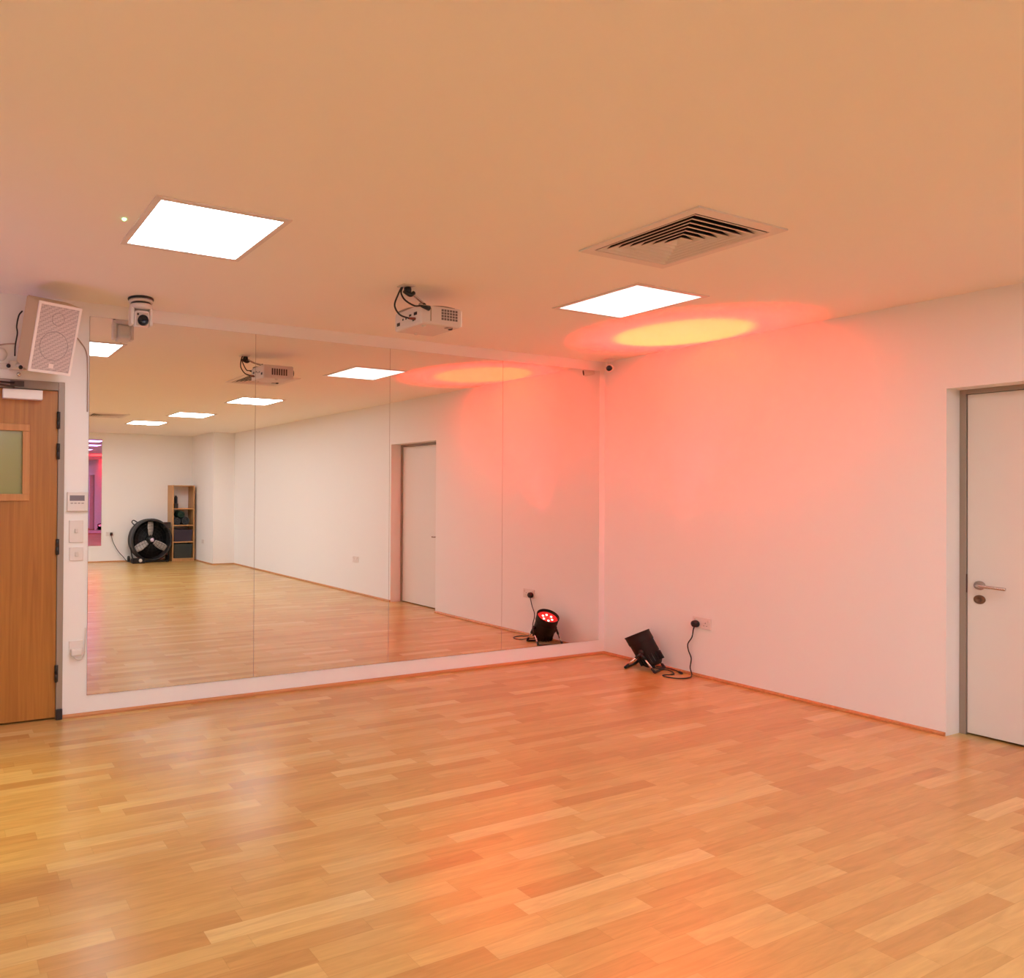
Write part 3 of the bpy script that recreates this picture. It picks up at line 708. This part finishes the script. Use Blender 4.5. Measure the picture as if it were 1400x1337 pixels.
bm = B(); tube(bm, [(-2.16, YR+.045, .535), (-2.13, YR+.05, .40), (-2.03, YR+.06, .22), (-1.93, YR+.09, .10), (-1.87, YR+.16, .02), (-1.80, YR+.26, .012), (-1.72, YR+.2, .05)], .006, 8, 6); cbl = obj('power_cable', bm, MRUB, t)
bm = B(); rbox(bm, -2.185, -2.135, YR+.0098, YR+.05, .53, .59, .010, 2); obj('plug', bm, MBLACK, cbl)

# ------------------------------------------------------------------ bookcase and what it holds
bx0, bx1, by0, by1, bz = -.985, -.515, -9.845, -9.50, 1.55
t = thing('bookcase', 'narrow open pine bookcase standing beside the drum fan', 'bookcase', ((bx0+bx1)/2, -9.67, 0))
bm = B(); bx(bm, bx0, bx0+.022, by0, by1, 0, bz); obj('side_panel', bm, MSHELF, t)
bm = B(); bx(bm, bx1-.022, bx1, by0, by1, 0, bz); obj('side_panel', bm, MSHELF, t)
bm = B(); bx(bm, bx0+.022, bx1-.022, by0, by1, bz-.022, bz); obj('top_panel', bm, MSHELF, t)
SH = [.06, .40, .74, 1.08]
for z in SH:
    bm = B(); bx(bm, bx0+.022, bx1-.022, by0, by1-.004, z-.02, z); obj('shelf', bm, MSHELF, t)
bm = B(); bx(bm, bx0+.022, bx1-.022, by1-.03, by1-.012, 0, .04); obj('plinth', bm, MSHELF, t)
def basket(z, label, m, hgt):
    bm = B(); x0, x1, y0, y1 = bx0+.035, bx1-.035, by0+.02, by1-.012
    tb = bmesh.new()
    for (s, zz) in ((.90, 0), (1, hgt)):
        for (x, y) in ((x0, y0), (x1, y0), (x1, y1), (x0, y1)):
            tb.verts.new(((x0+x1)/2+(x-(x0+x1)/2)*s, (y0+y1)/2+(y-(y0+y1)/2)*s, z+zz))
    for zz, s in ((hgt, .93), (.012, .84)):
        for (x, y) in ((x0, y0), (x1, y0), (x1, y1), (x0, y1)):
            tb.verts.new(((x0+x1)/2+(x-(x0+x1)/2)*s, (y0+y1)/2+(y-(y0+y1)/2)*s, z+zz))
    tb.verts.ensure_lookup_table(); v = tb.verts
    tb.faces.new([v[i] for i in (3, 2, 1, 0)])
    for base_ in (0, 4, 8):
        for i in range(4):
            j = (i+1) % 4; tb.faces.new([v[k] for k in (base_+i, base_+j, base_+4+j, base_+4+i)])
    tb.faces.new([v[i] for i in (12, 13, 14, 15)])
    merge(bm, tb)
    return tag(obj('storage_basket', bm, m), label, 'basket')
basket(SH[0], 'dark green-grey basket on the lowest shelf of the bookcase', MBASK, .29)
basket(SH[1], 'dark plum fabric box on the second lowest shelf of the bookcase', MMAT3, .24)
k = 0
for (x, z, r, m, lb) in ((-.875, SH[2]+.075, .072, MMAT1, 'dark grey rolled mat at the left of the middle shelf'),
                         (-.70, SH[2]+.085, .083, MMAT1, 'thicker dark grey rolled mat lying beside the green one'),
                         (-.79, SH[2]+.213, .07, MMAT2, 'dark green rolled mat on top of two grey rolls')):
    bm = B(); prof = [(0, -.15), (r*.96, -.15), (r, -.14), (r, .14), (r*.96, .15), (r*.82, .15), (r*.8, .143), (r*.66, .143), (r*.64, .15), (r*.48, .15), (r*.46, .143), (r*.3, .143), (r*.28, .15), (0, .15)]
    lathe(bm, prof, (x, -9.67, z), (0, 1, 0), 28); tag(obj('rolled_mat', bm, m), lb, 'mat', 'rolled mats in the bookcase')
for (x, z0, w_, h_, m, lb) in ((-.895, SH[3], .075, .11, MBLACK, 'small black box on the top shelf of the bookcase'),
                               (-.895, SH[3]+.11, .06, .16, MBLACKM, 'upright black canister standing on the small black box')):
    bm = B()
    if h_ < .12: rbox(bm, x-w_/2, x+w_/2, -9.62, -9.53, z0, z0+h_-.012, .006, 2); tag(obj('small_box', bm, m), lb, 'box')
    else:
        lathe(bm, [(0, -.012), (.032, -.012), (.034, -.006), (.034, .11), (.028, .125), (.016, .132), (.016, .15), (0, .15)], (x, -9.575, z0), seg=24); tag(obj('canister', bm, m), lb, 'canister')

# ------------------------------------------------------------------ world and camera
w_ = bpy.data.worlds.new('world'); sc.world = w_; w_.use_nodes = True
w_.node_tree.nodes['Background'].inputs[0].default_value = (.05, .045, .04, 1)
w_.node_tree.nodes['Background'].inputs[1].default_value = .2

yaw, pitch, roll = .426902, .006034, .007385
F = Vector((math.sin(yaw), math.cos(yaw), 0)); R = Vector((math.cos(yaw), -math.sin(yaw), 0)); U = Vector((0, 0, 1))
c_, s_ = math.cos(pitch), math.sin(pitch); F, U = F*c_+U*s_, U*c_-F*s_
c_, s_ = math.cos(roll), math.sin(roll); R, U = R*c_+U*s_, U*c_-R*s_
cam = bpy.data.cameras.new('camera'); co = bpy.data.objects.new('camera', cam); C.objects.link(co)
Mx = Matrix((R, U, -F)).transposed().to_4x4(); Mx.translation = (-5.4381, -4.5420, 1.39785); co.matrix_world = Mx
cam.sensor_fit = 'HORIZONTAL'; cam.sensor_width = 36; cam.lens = 982.64/1400*36
cam.shift_x = (700-354.36)/1400; cam.shift_y = 0
cam.clip_start = .05
sc.camera = co
